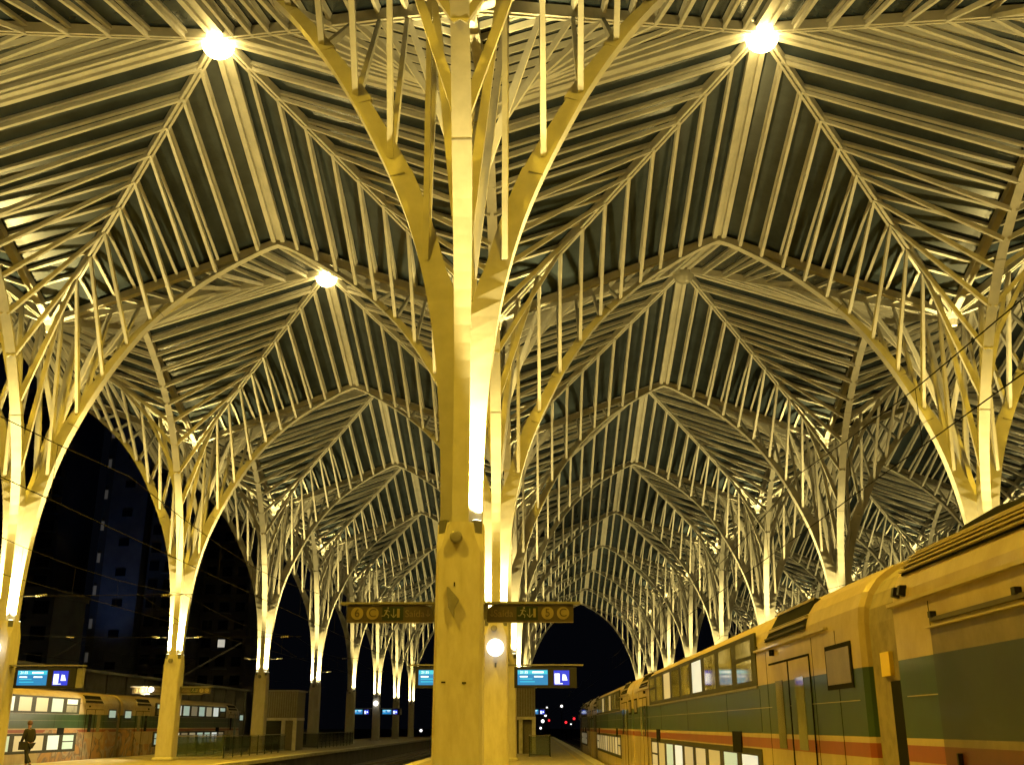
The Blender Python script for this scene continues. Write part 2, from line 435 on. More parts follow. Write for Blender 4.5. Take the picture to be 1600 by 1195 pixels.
def octo(h, c, z): return [(h, -h + c, z), (h, h - c, z), (h - c, h, z), (-h + c, h, z), (-h, h - c, z), (-h, -h + c, z), (-h + c, -h, z), (h - c, -h, z)]
def pillar_mesh():
    b = MB(); b.loft([octo(.425, .05, -.02), octo(.42, .05, 1.0), octo(.413, .05, 2.75), octo(.41, .05, 4.50), octo(.41, .24, 5.02), octo(.30, .16, 5.04)])
    return b.mesh('concrete_pillar', 'concrete')
pillar = pillar_mesh()
foot = MB().loft([octo(.52, .08, .0), octo(.52, .08, .10), octo(.47, .08, .14)]).mesh('plinth', 'concrete')
node = MB().loft([[(r * math.cos(a * math.pi / 6), r * math.sin(a * math.pi / 6), z) for a in range(12)] for r, z in ((.10, 15.75), (.12, 15.75), (.16, 16.0), (.34, 16.32), (.36, 16.5), (.1, 16.5))]).mesh('valley_node', 'steel')
knob = MB().loft([[(r * math.cos(a * math.pi / 8) - .06, y, 4.74 + r * math.sin(a * math.pi / 8)) for a in range(16)] for r, y in ((.11, -.40), (.11, -.52), (.085, -.55), (.03, -.555))]).mesh('round_fitting', 'grey')
flood = MB().box(-.08, .08, -.05, .05, -.16, .07).mesh('floodlight', 'fixture')
flens = MB().box(-.065, .065, -.04, .04, .071, .078)
flens_on = flens.mesh('flood_lens', 'floodglass'); flens_off = flens.mesh('flood_lens', 'bulb_off')
ROWN = {-1: 'in the row by the towers', 0: 'in the centre pillar row', 1: 'in the row behind the green train', 2: 'in the farthest right row'}
OFF = {(0, 0): {(-1, -1)}, (-1, 5): {(-1, -1)}, (0, 4): {(1, -1)}, (1, 2): {(1, -1)}, (2, 3): {(-1, -1)}}
DTREE = {(-1, 1), (-1, 2), (-1, 3), (0, 0), (0, 1), (0, 2), (1, 1), (1, 2), (1, 3)}
TREES = {}
def tree(i, j):
    rnd = random.Random(i * 31 + j)
    o = empty('steel_tree', (i * LX, j * LY, 0)); TREES[i, j] = o
    lab = 'white branching steel tree on concrete pillar, %s %s' % (ORD[j + 1] if j >= 0 else 'hindmost', ROWN[i])
    if (i, j) == (0, 0): lab = 'large white branching steel tree on the nearest concrete pillar'
    tag(o, lab, 'steel column', 'branching steel columns')
    link('concrete_pillar', pillar, o); link('plinth', foot, o); link('valley_node', node, o); link('round_fitting', knob, o)
    for k in arms:
        a_ = link('arm', arms[k], o); link('eave_beam', eaves[k], o)
        if (i, j) in DTREE: link('splice_joint', seams[k], a_)
    if (i, j) in DTREE:
        for me in strut_single: link('strut', me, o)
    else: tag(link('strut_cluster', strut_joined, o), kind='stuff')
    for sx in (-1, 1):
        for sy in (-1, 1):
            f = link('floodlight', flood, o, (sx * .29, sy * .29, 4.99)); f.rotation_euler = (0, 0, math.atan2(sy, sx) + math.pi / 2)
            on = (sx, sy) not in OFF.get((i, j), ())
            link('flood_lens', flens_on if on else flens_off, f)
            if on:
                g = (.6, .85, 1, 1, 1.2)[rnd.randrange(5)] if j > 0 else 1
                spot('flood_beam', o, (sx * .30, sy * .30, 5.10), (-sx * .015, -sy * .015, 1), UP_BEAM * g, R(32), UP_COL, 1, .04)
                spot('flood_spill', o, (sx * .29, sy * .29, 5.11), (sx * .06, sy * .06, 1), UP_SPILL * g, R(98), UP_COL, 1, .04)
    return o
for i in (-1, 0, 1, 2):
    for j in range(-1, 9): tree(i, j)

# ------------------------------------------------------------------ lamps hanging at the bay centres
def bay_lamp(i, j, on, label):
    o = tag(empty('ceiling_lamp', ((i + .5) * LX, (j + .5) * LY, ZC + .15)), label, 'lamp', 'lamps under the roof peaks')
    MB().tube([(0, 0, .25), (0, 0, -.15)], .05, 8).build('stem', 'fixture', o)
    MB().loft([[(r * math.cos(a * math.pi / 10), r * math.sin(a * math.pi / 10), z) for a in range(20)] for r, z in ((.10, -.08), (.2, -.14), (.36, -.26), (.36, -.32))]).build('housing', 'fixture', o, True)
    MB().sphere((0, 0, -.66), .50, sz=.9).build('bulb', 'bulb' if on else 'bulb_off', o, True)
    if on: spot('lamp_beam', o, (0, 0, -1.15), (0, 0, -1), LAMP_POWER, R(138), SODIUM, .6, .35)
    return o
bay_lamp(-1, 0, True, 'glowing yellow round lamp under the roof peak, left of the centre pillar')
bay_lamp(0, 0, True, 'glowing yellow round lamp under the roof peak, above the green train')
bay_lamp(-1, 1, True, 'smaller glowing round lamp further down the open track corridor')
bay_lamp(0, 1, False, 'unlit round lamp under the second roof peak over the train')
bay_lamp(-1, -1, True, 'glowing lamp overhead behind the viewpoint on the open track side')
bay_lamp(0, -1, True, 'glowing lamp overhead behind the viewpoint on the train side')
bay_lamp(-2, 0, True, 'unseen lamp added at the outer canopy edge to light the platform, nearer one')  # this and the next are added out of view to brighten the platform
bay_lamp(-2, 1, True, 'unseen lamp added at the outer canopy edge to light the platform, farther one')
bay_lamp(1, 0, True, 'glowing lamp under the roof peak beyond the green train')

# ------------------------------------------------------------------ text helper
def text(name, body, size, parent, loc, m, rot=(R(90), 0, 0), align='CENTER'):
    c = bpy.data.curves.new(name, 'FONT'); c.body = body; c.size = size; c.align_x = align; c.align_y = 'CENTER'; c.extrude = .002
    c.materials.append(M[m]); tmp = bpy.data.objects.new('tmp', c); COL.objects.link(tmp); bpy.context.view_layer.update()
    me = bpy.data.meshes.new_from_object(tmp.evaluated_get(bpy.context.evaluated_depsgraph_get())); bpy.data.objects.remove(tmp)
    o = link(name, me, parent, loc); o.rotation_euler = rot; return o
def disc(name, r, m, parent, loc, thick=.012, n=24):
    b = MB().loft([[(r * math.cos(2 * math.pi * a / n), y, r * math.sin(2 * math.pi * a / n)) for a in range(n)] for y in (0, -thick)])
    o = b.build(name, m, parent); o.location = loc; return o

# ------------------------------------------------------------------ fittings on the nearest pillar
t0 = TREES[0, 0]
b = MB(); plate = [(-.21, 3.88), (-.17, 3.87), (.01, 3.66), (-.07, 3.50), (-.07, 3.34), (-.18, 3.53)]
b.loft([[(x, -.43 - .10 * (x + .21), z) for x, z in plate], [(x, -.47 - .35 * (x + .21), z) for x, z in plate]])
tag(b.build('bracket', 'grey', t0), 'grey diamond shaped loudspeaker bracket')
for x, z, w, h in ((-.08, 3.93, .012, .035), (-.24, 2.30, .035, .012), (.11, 2.29, .035, .012)):
    MB().box(x - w, x + w, -.425, -.40, z - h, z + h).build('slot', 'rubber', t0)

# ------------------------------------------------------------------ hanging direction signs
def man(parent, x, y, z, s, m):
    b = MB()
    b.sphere((x + .02 * s, y, z + .085 * s), .02 * s, 10, 6)
    for p, q, w in (((.01, .06), (-.02, -.01), .028), ((-.02, -.01), (.04, -.05), .018), ((.04, -.05), (.03, -.1), .016), ((-.02, -.01), (-.05, -.06), .018), ((-.05, -.06), (-.1, -.06), .016), ((.01, .05), (.06, .02), .014), ((.01, .05), (-.05, .04), .014)):
        b.bar((x + p[0] * s, y, z + p[1] * s), (x + q[0] * s, y, z + q[1] * s), .006, w * s, (0, 0, 1))
    return b.build('running_figure', m, parent)
def arrow(parent, x, y, z, s, m):
    b = MB().bar((x, y, z + .09 * s), (x, y, z - .07 * s), .016 * s, .006, (0, 1, 0))
    for k in (-1, 1): b.bar((x, y, z - .08 * s), (x + k * .055 * s, y, z - .02 * s), .016 * s, .006, (0, 1, 0))
    return b.build('arrow', m, parent)
def sign(i, j, label, nums, z0=3.32, group='hanging direction signs', lamp=False):
    o = tag(empty('direction_sign', (i * LX, j * LY, 0)), label, 'sign', group)
    MB().box(-2.1, -.43, -.11, .11, z0 + .31, z0 + .345).build('top_bar', 'grey', o); MB().box(.43, 2.1, -.11, .11, z0 + .31, z0 + .345).build('top_bar', 'grey', o)
    for s in (-1, 1):
        x0, x1 = .47, 1.98
        poly = [(s * x1, z0), (s * x1, z0 + .295), (s * (x0 + .14), z0 + .295), (s * (x0 + .05), z0 + .26), (s * (x0 + .01), z0 + .19), (s * x0, z0)]
        p = MB().prism(poly, -.085, .085).build('panel', 'sign', o); y = -.088; zc = z0 + .15
        MB().box(min(s * .99, s * 1.36), max(s * .99, s * 1.36), y - .004, y + .01, z0 + .035, z0 + .26).build('pictogram_field', 'signgreen', o)
        a = 1.12 if s > 0 else -1.26
        man(o, a - .02, y - .01, zc + .01, .9, 'signpale'); arrow(o, a + .10, y - .01, zc, .9, 'signpale')
        MB().box(a + .16, a + .205, y - .012, y - .002, zc - .07, zc + .08).build('door_pictogram', 'signyel', o)
        n, c = (nums[0] if s < 0 else nums[1]), 'C'
        for k, ch in enumerate((n, c)):
            x = (1.53 + .27 * k) if s > 0 else (-1.80 + .27 * k)
            d = disc('number_disc', .108, 'signyel', o, (x, y + .004, zc)); text('numeral', ch, .2, d, (0, -.016, 0), 'sign')
        text('lettering', 'Saída', .17, o, (s * .76 if s > 0 else -.79, y - .004, zc - .01), 'signdim')
        arrow(o, .56 if s > 0 else -.56, y - .004, zc, .7, 'signdim')
        if lamp:
            MB().box(s * 1.0 - .55, s * 1.0 + .55, -.1, -.09, z0 - .05, z0 - .02).build('lower_trim', 'grey', o)
    for s in (-1, 1): MB().box(min(s * .40, s * .5), max(s * .40, s * .5), -.05, .05, z0 + .05, z0 + .30).build('bracket', 'grey', o)
    return o
sign(0, 0, 'brown hanging sign with 6 C and 5 C discs on the nearest pillar', '65')
s2 = sign(-1, 2, 'dim brown hanging sign on a pillar in front of the graffiti train', '87', 3.15, lamp=True)
disc('sign_lamp', .13, 'globe', s2, (-1.0, -.12, 3.35), .04); spot('sign_lamp_beam', s2, (-1.0, -.2, 3.35), (-1, -.35, -.3), 1500, R(150), (1, .85, .5), .6, .1)

# ------------------------------------------------------------------ departure screens
def screen_pair(i, j, label):
    o = tag(empty('departure_screen', (i * LX, j * LY, 0)), label, 'screen', 'departure screens on the pillars')
    z0 = 2.82
    for s in (-1, 1):
        x0, x1 = .62, 2.72; c = s * (x0 + x1) / 2; h = (x1 - x0) / 2
        MB().box(c - h, c + h, -.13, .13, z0, z0 + .68).build('casing', 'dark', o)
        if s > 0 and i < 0: MB().box(c + h + .02, c + h + .22, -.10, .10, z0 + .02, z0 + .66).build('end_panel', 'grey', o)
        MB().box(min(s * .40, s * 2.95), max(s * .40, s * 2.95), -.16, .16, z0 + .72, z0 + .76).build('top_bar', 'grey', o)
        for k in (-.6, .6): MB().box(c + k - .02, c + k + .02, -.02, .02, z0 + .68, z0 + .72).build('hanger', 'grey', o)
        y = -.133; a = c - h + .11
        sc = MB().box(a, a + 1.02, y - .004, y + .01, z0 + .09, z0 + .58).build('main_display', 'screen', o)
        MB().box(a + .015, a + 1.005, y - .007, y, z0 + .44, z0 + .565).build('title_band', 'screenhi', sc)
        for x, z, w in ((.08, .37, .26), (.08, .29, .42), (.56, .37, .30), (.08, .20, .5)): MB().box(a + x, a + x + w, y - .008, y, z0 + z - (.018 if z < .37 else .03), z0 + z + .012).build('text_row', 'screenw' if z > .3 else 'screenhi', sc)
        text('time_digits', '21:35', .12, sc, (a + .22, y - .008, z0 + .50), 'screenw'); MB().box(a + .50, a + .88, y - .009, y, z0 + .475, z0 + .53).build('text_row', 'screenw', sc)
        a2 = a + 1.22
        s2_ = MB().box(a2, a2 + .52, y - .004, y + .01, z0 + .09, z0 + .56).build('side_display', 'screen2', o)
        MB().box(a2 + .03, a2 + .2, y - .008, y, z0 + .16, z0 + .46).build('text_row', 'screenw', s2_)
        MB().prism([(a2 + .28, z0 + .24), (a2 + .46, z0 + .24), (a2 + .40, z0 + .42), (a2 + .30, z0 + .44)], y - .008, y).build('text_row', 'screenw', s2_)
        MB().box(a2 + .03, a2 + .30, y - .008, y, z0 + .12, z0 + .145).build('text_row', 'screenw', s2_)
    return o
screen_pair(0, 1, 'blue departure screens on the second centre pillar')
screen_pair(-1, 1, 'blue departure screens on the pillar above the graffiti train')
screen_pair(0, 6, 'tiny far blue departure screens low beside the red signals')
screen_pair(-1, 6, 'small pair of blue departure screens far along the platform under the towers')
def globe(i, j, label):
    o = tag(empty('globe_lamp', (i * LX, j * LY - .41, 4.09)), label, 'lamp', 'round lamps on the pillars')
    MB().tube([(0, .02, 0), (0, -.12, 0)], .07, 10).build('bracket', 'fixture', o)
    MB().sphere((0, -.33, 0), .29, 24, 14).build('globe', 'globe', o, True)
    MB().box(-.03, .03, -.02, .0, -.62, -.48).build('switch_box', 'fixture', o)
globe(0, 1, 'round white lit globe on the second centre pillar'); globe(-1, 1, 'round white lit globe on the pillar at the picture edge')
globe(-1, 6, 'small round white lit globe on a far pillar')

# ------------------------------------------------------------------ trains
PROF = [(1.40, -.80), (1.50, -.55), (1.53, -.2), (1.53, 2.60), (1.51, 2.76), (1.45, 2.91), (1.35, 3.04), (1.18, 3.16), (.9, 3.26), (.5, 3.32), (0, 3.34)]
def profile(sx=1, top=0, zmin=-9):
    r = [(x * sx, max(z, zmin) + top) for x, z in PROF]
    return r + [(-x, z) for x, z in reversed(r[:-1])]
def coach(x, ystart, length, side, label, paint='coach', cat='train coach', kind='plain', lit=(0, 1, 2, 3), group='double deck coaches', near='lo', gang=False):
    """side: sign of the local x that faces the platform; y runs 0..length"""
    o = tag(empty('train_coach', (x, ystart, 0)), label, cat, group)
    L = length
    secs = []
    ys = [(0, .93), (.05, .975), (.14, 1), (L - .14, 1), (L - .05, .975), (L, .93)] if kind != 'cab' else [(0, .93), (.05, .975), (.14, 1), (L - 2.2, 1), (L - .9, .95), (L, .82)]
    for y, f in ys: secs.append([(px * f, y, (pz if pz < 2.5 else 2.5 + (pz - 2.5) * (1 if f > .96 else .8))) for px, pz in profile()])
    if kind == 'cab':      # raked nose
        secs[-2] = [(a, b - max(0, (z - 1.6)) * .55, z) for a, b, z in secs[-2]]
        secs[-1] = [(a, b - max(0, (z - 1.0)) * .95, z) for a, b, z in secs[-1]]
    MB().loft(secs).build('body', paint, o)
    X = side * 1.53
    def pl(y0, y1, z0, z1, d0, d1): # plate on the platform side, d0..d1 metres proud of the side
        a, c = X + side * d0, X + side * d1
        return MB().box(min(a, c), max(a, c), y0, y1, z0, z1)
    def plate(name, m, par, *a): return pl(*a).build(name, m, par)
    ua, ub = 5.4, L - 5.4
    n = int((ub - ua) / 1.5)
    if kind == 'motor':
        plate('gutter', 'cream', o, .1, L - .1, 2.635, 2.665, -.01, .045)
        q = plate('service_panel', 'coach_dark', o, L - 9.0, L - 1.05, 1.10, 2.38, -.01, .012)
        plate('door_track', 'roofgrey', o, L - 8.9, L - 1.1, 2.42, 2.455, -.01, .03)
        plate('track_lip', 'cream', o, L - 9.0, L - 1.0, 2.372, 2.386, -.01, .05)
        for k, yy in enumerate((L - 1.16, L - 2.75)):
            plate('roller', 'dark', o, yy - .03, yy + .03, 2.45, 2.50, .0, .05)
            plate('catch', 'dark', o, yy - .25, yy - .22, 1.30, 1.40, .0, .05)
        for yy in (L - .30, L - .46):
            b = MB(); b.prism([(X - side * .02, 2.70), (X + side * .05, 2.72), (X + side * .03, 2.80), (X - side * .03, 2.80)], yy - .03, yy + .03); b.build('lifting_bracket', 'dark', o)
        for k in range(5):
            z = 2.93 + .047 * k; xx = (1.462, 1.437, 1.40, 1.35, 1.28)[k]
            MB().box(min(side * (xx - .05), side * (xx + .03)), max(side * (xx - .05), side * (xx + .03)), L - 8, L - .28, z, z + .014).build('louvre', 'cream', o)
        b = MB(); b.prism([(side * 1.462, 2.915), (side * 1.37, 3.055), (side * 1.20, 3.17), (side * 1.15, 3.16), (side * 1.30, 3.03), (side * 1.40, 2.90)], L - 8, L - .26); b.build('louvre_backing', 'rubber', o)
        b = MB(); b.loft([[(side * x, y, z) for x, z in ((1.05, 3.18), (1.0, 3.18 + h), (.5, 3.30 + h), (.5, 3.2))] for y, h in ((L - 3, .02), (L - 2.2, .10), (L - 1.4, .15), (L - .7, .12), (L - .35, .03))]); b.build('roof_pod', 'rubber', o)  # black block stands in for the shadowed recess in the roof
    else:
        up = plate('upper_window_band', 'frame', o, ua - .1, ub + .1, 2.17, 2.93, -.02, .012)
        for k in range(n):
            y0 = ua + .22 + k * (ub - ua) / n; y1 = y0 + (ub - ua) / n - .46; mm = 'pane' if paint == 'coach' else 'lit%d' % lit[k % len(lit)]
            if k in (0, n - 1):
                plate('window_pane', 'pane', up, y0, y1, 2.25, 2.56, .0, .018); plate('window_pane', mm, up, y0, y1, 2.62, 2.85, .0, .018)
            else: plate('window_pane', mm if k % 3 else 'lit%d' % lit[k % len(lit)], up, y0, y1, 2.25, 2.85, .0, .018)  # on the green train every third pane glows to imitate white reflections
        lo = plate('lower_window_band', 'frame', o, ua - .1, ub + .1, .42, 1.28, -.02, .012)
        for k in range(n):
            y0 = ua + .22 + k * (ub - ua) / n; y1 = y0 + (ub - ua) / n - .46; mm = 'lit%d' % lit[(k * 7 + 3) % len(lit)]
            if k in (0, n - 1):
                plate('window_pane', mm, lo, y0, y1, .54, .86, .0, .018); plate('window_pane', mm, lo, y0, y1, .91, 1.18, .0, .018)
            else: plate('window_pane', mm, lo, y0, y1, .54, 1.18, .0, .018)
        for k in (ua + 1.4, ub - 2.2): plate('band_clip', 'rubber', o, k, k + .75, 1.20, 1.52, -.01, .022)
        plate('band_sill', 'grey', o, ua - .12, ub + .12, 2.135, 2.16, -.01, .03)
        for c, e in ((2.2, 1), (L - 2.2, -1)):
            for leaf in (0, 1):
                y0 = c + e * leaf * 1.12; y1 = y0 + e * 1.08; y0, y1 = min(y0, y1), max(y0, y1)
                d = plate('door_leaf', paint, o, y0 + .015, y1 - .015, -.1, 2.40, -.02, .010)
                plate('door_pane', 'pane_dark' if leaf else 'pane', d, y0 + .33, y1 - .33, 1.32, 2.18, .0, .016)
                plate('door_seal', 'rubber', d, y0 - .012, y0 + .013, -.1, 2.42, -.01, .013)
            yy0, yy1 = sorted((c - .01, c + e * 2.23)); plate('door_header', 'rubber', o, yy0, yy1, 2.405, 2.43, -.01, .014)
            plate('door_lamp', 'rubber', o, c + e * 1.9 - .03, c + e * 1.9 + .03, 2.52, 2.60, 0, .06)
            yy0, yy1 = sorted((c - e * 1.75, c - e * .75)); w = plate('end_window_frame', 'rubber', o, yy0, yy1, 1.98, 2.45, -.01, .012)
            plate('window_pane', 'lit0' if paint != 'coach' else 'gangpane', w, yy0 + .05, yy1 - .05, 2.03, 2.40, 0, .018)
            plate('gutter', 'cream', o, *sorted((c - e * .9, c + e * 3.1)), 2.635, 2.66, -.01, .04)
            # sloped air intake let into the roof shoulder
            yy0, yy1 = sorted((c + e * .1, c + e * 2.4)); b = MB()
            b.loft([[(side * 1.44, yy0, 2.74), (side * 1.44, yy1, 2.74), (side * 1.545, yy1, 2.73), (side * 1.545, yy0, 2.73)], [(side * 1.20, yy0 + .15, 3.10), (side * 1.20, yy1 - .15, 3.10), (side * 1.335, yy1 - .15, 3.12), (side * 1.335, yy0 + .15, 3.12)]])
            v = b.build('air_intake', 'rubber', o)
            for k in range(4):
                f = (.1, .36, .42, .98)[k]; MB().bar((side * (1.55 - .21 * f), yy0 + .15 * f, 2.73 + .385 * f), (side * (1.55 - .21 * f), yy1 - .15 * f, 2.73 + .385 * f), .03, (.02, .03, .02, .03)[k]).build('slat', 'cream' if k in (1, 3) else 'roofgrey', v)
    if kind == 'cab':
        g = MB(); a, c = X - side * .03, X + side * .012
        g.loft([[(a, L - 3.1, -.3), (a, L - 2.0, -.3), (a, L - 2.6, 2.4), (a, L - 2.9, 2.6)], [(c, L - 3.1, -.3), (c, L - 2.0, -.3), (c, L - 2.6, 2.4), (c, L - 2.9, 2.6)]]); g.build('cab_mask', 'cabgreen', o)
        wgl = MB().bar((0, L - .45, 1.55), (0, L - 1.75, 2.95), 2.0, .06, (0, 1, 0)); wgl.build('windscreen', 'pane_dark', o)
        MB().sphere((side * 1.05, L - .25, .95), .12, 12, 8).build('headlight', 'white_sig', o)
    if gang:   # fairing that closes the gap to the next coach
        MB().loft([[(px * .955, y, pz * .985) for px, pz in profile()] for y in (-.78, .0)]).build('gangway_fairing', 'gang', o)
        MB().box(min(side * 1.44, side * 1.50), max(side * 1.44, side * 1.50), -.62, -.36, 2.05, 2.27).build('light_spill_patch', 'spill_yellow', o)  # bright yellow patch added for light spilling between the coaches
        MB().box(min(side * 1.44, side * 1.475), max(side * 1.44, side * 1.475), -.80, -.52, -.6, 2.0).build('gap_shade_strip', 'rubber', o)  # black strip put in for the shade of the open gap
    for yy in [q for q in ((1.02, 2.05, 4.62, 5.2, 8, 12.9, 17.8, L - 5.2, L - 4.62, L - 2.05) if kind != 'motor' else (L - .62, L - 1.04, L - 4.2, L - 7.0)) if q < L - 1]:
        for z0, z1 in ((1.52, 2.12), (-.2, .40), (2.66, 2.72)) if 5 < yy < L - 5 and kind != 'motor' else ((-.2, 2.6),): plate('panel_seam', 'rubber', o, yy, yy + .009, z0, z1, -.01, .0035)
    plate('rub_strip', 'cream', o, .3, L - (3.2 if kind == 'cab' else .3), 1.845, 1.853, -.01, .008)
    for yy in (2.6, 4.9, L - 4.9, L - 2.6):
        w = MB().loft([[(side * q, yy + rr * math.cos(a * math.pi / 10), -.55 + rr * math.sin(a * math.pi / 10)) for a in range(20)] for q, rr in ((.70, .45), (.84, .45))]); w.build('wheel', 'dark', o)
    return o
M['gangpane'] = mat('dull blind pane', (.20, .16, .08), .35, var=.3)
XR = 6.13
coach(XR, -8.62 - 25.8, 25.8, -1, 'green and cream motor coach with roof louvres, nearest of the train', kind='motor')
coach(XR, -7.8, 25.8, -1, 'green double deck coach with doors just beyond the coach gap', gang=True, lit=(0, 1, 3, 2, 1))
coach(XR, 18.25, 26.4, -1, 'grimy double deck coach, third of the train beside the platform', gang=True, lit=(3, 3, 1, 3))
coach(XR, 45.1, 18.0, -1, 'farthest coach of the train with a rounded end', kind='cab', gang=True, lit=(3, 3, 3))
XLt = -23.13
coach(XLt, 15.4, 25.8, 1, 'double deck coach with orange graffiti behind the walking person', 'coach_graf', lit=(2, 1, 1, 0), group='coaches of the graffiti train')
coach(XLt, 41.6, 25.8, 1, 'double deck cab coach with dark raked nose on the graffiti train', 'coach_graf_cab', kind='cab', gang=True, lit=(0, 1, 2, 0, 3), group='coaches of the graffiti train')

# ------------------------------------------------------------------ overhead line
WN = {-23.13: 'over the graffiti train', -10.87: 'over the far open track', -6.13: 'over the near open track', 6.13: 'over the green train', 10.87: 'over the track behind the green train', 23.13: 'over the far right track'}
for x, nm in WN.items():
    o = tag(empty('overhead_wire', (x, 0, 0)), 'thin dark overhead contact and messenger wires ' + nm, 'overhead wire', 'overhead lines')
    MB().tube([(0, y, 4.9) for y in (Y0, 400)], .008, 5).build('contact_wire', 'wire', o)
    pts = []
    for j in range(-3, 22, 1):
        for k in range(6): f = k / 6; pts.append((0, (j + f) * LY, 5.95 - .35 * math.sin(math.pi * f)))
    MB().tube(pts, .008, 5).build('messenger_wire', 'wire', o)
    dr = MB()
    for j in range(-2, 12):
        for k in (1, 2, 3, 4, 5): f = k / 6; dr.tube([(0, (j + f) * LY, 4.9), (0, (j + f) * LY, 5.95 - .35 * math.sin(math.pi * f))], .005, 4)
    tag(dr.build('droppers', 'wire', o), kind='stuff')
for i, x, js in ((-1, -23.13, (1, 2, 3)), (-1, -10.87, (1, 2, 3, 4)), (1, 10.87, (2, 3, 4))):
    for j in js:
        s = 1 if x > i * LX else -1; d = abs(x - i * LX)
        o = tag(empty('cantilever', (i * LX, j * LY, 0)), 'thin wire cantilever with pale insulators on %s pillar, %s' % (ORD[j + 1], WN[x]), 'cantilever', 'catenary cantilevers')
        MB().tube([(s * .38, 0, 5.9), (s * (d + .3), 0, 5.95)], .012, 6).build('top_tube', 'wire', o)
        MB().tube([(s * (d * .75), 0, 5.93), (s * (d + .1), 0, 4.92)], .010, 6).build('steady_arm', 'wire', o)
        for q in (.9, d - .8):
            MB().tube([(s * (q + .05 * k), 0, 5.91 + .004 * k) for k in range(9)], [.02, .045, .02, .045, .02, .045, .02, .045, .02], 8).build('insulator', 'insul', o)

# ------------------------------------------------------------------ platform furniture
def kiosk(x, y, label):
    o = tag(empty('lift_kiosk', (x, y, 0)), label, 'kiosk', 'lift kiosks on the platforms')
    w, d = 1.25, 1.3
    MB().box(-w, w, -d, d, 2.15, 3.9).build('upper_cladding', 'kioskmesh', o)
    for k in range(16): MB().box(-w + .05 + k * (2 * w - .1) / 15 - .025, -w + .05 + k * (2 * w - .1) / 15 + .025, -d - .03, -d + .01, 2.2, 3.85).build('slat', 'grey', o)
    MB().box(-w - .12, w + .12, -d - .12, d + .12, 3.9, 4.0).build('roof', 'grey', o)
    MB().box(-w - .02, w + .02, -d - .06, d, 1.97, 2.15).build('lintel', 'coping', o)
    for px in (-w + .12, .35, w - .1): MB().box(px - .12, px + .12, -d - .03, -d + .2, 0, 1.97).build('post', 'coping', o)
    MB().box(-w, w, -d + .22, d, 0, 1.97).build('back_wall', 'kioskmesh', o)
    MB().box(-w + .28, .2, -d + .1, -d + .16, .02, 1.95).build('door', 'pane_dark', o)
kiosk(-16.5, 58.5, 'small boxy lift kiosk with slatted top on the platform under the towers')
kiosk(.10, 50, 'lift kiosk on the centre platform below the blue screens')
def railing(x0, x1, y0, y1, label):
    o = tag(empty('glass_railing', (x0, y0, 0)), label, 'railing', 'glass railings round the stairwells')
    n = max(2, int((y1 - y0) / 1.6)); w = x1 - x0
    for xx in (0, w):
        for k in range(n):
            a = k * (y1 - y0) / n; MB().box(xx - .01, xx + .01, a + .05, a + (y1 - y0) / n - .03, .08, 1.05).build('glass_pane', 'railglass', o)
            MB().box(xx - .025, xx + .025, a - .02, a + .025, 0, 1.08).build('post', 'dark', o)
        MB().box(xx - .03, xx + .03, 0, y1 - y0, 1.08, 1.12).build('handrail', 'grey', o)
    MB().box(.03, w - .03, -.01, .01, .08, 1.05).build('glass_pane', 'railglass', o); MB().box(0.03, w - .03, -.03, .03, 1.08, 1.12).build('handrail', 'grey', o)
railing(-18.6, -15.0, 39, 53, 'dark glass stairwell railing in front of the graffiti train')
railing(-18.6, -15.0, 64, 80, 'glass stairwell railing past the kiosk on the platform under the towers')
railing(1.0, 2.15, 42.5, 46.5, 'low glass stairwell railing on the centre platform beside the train')

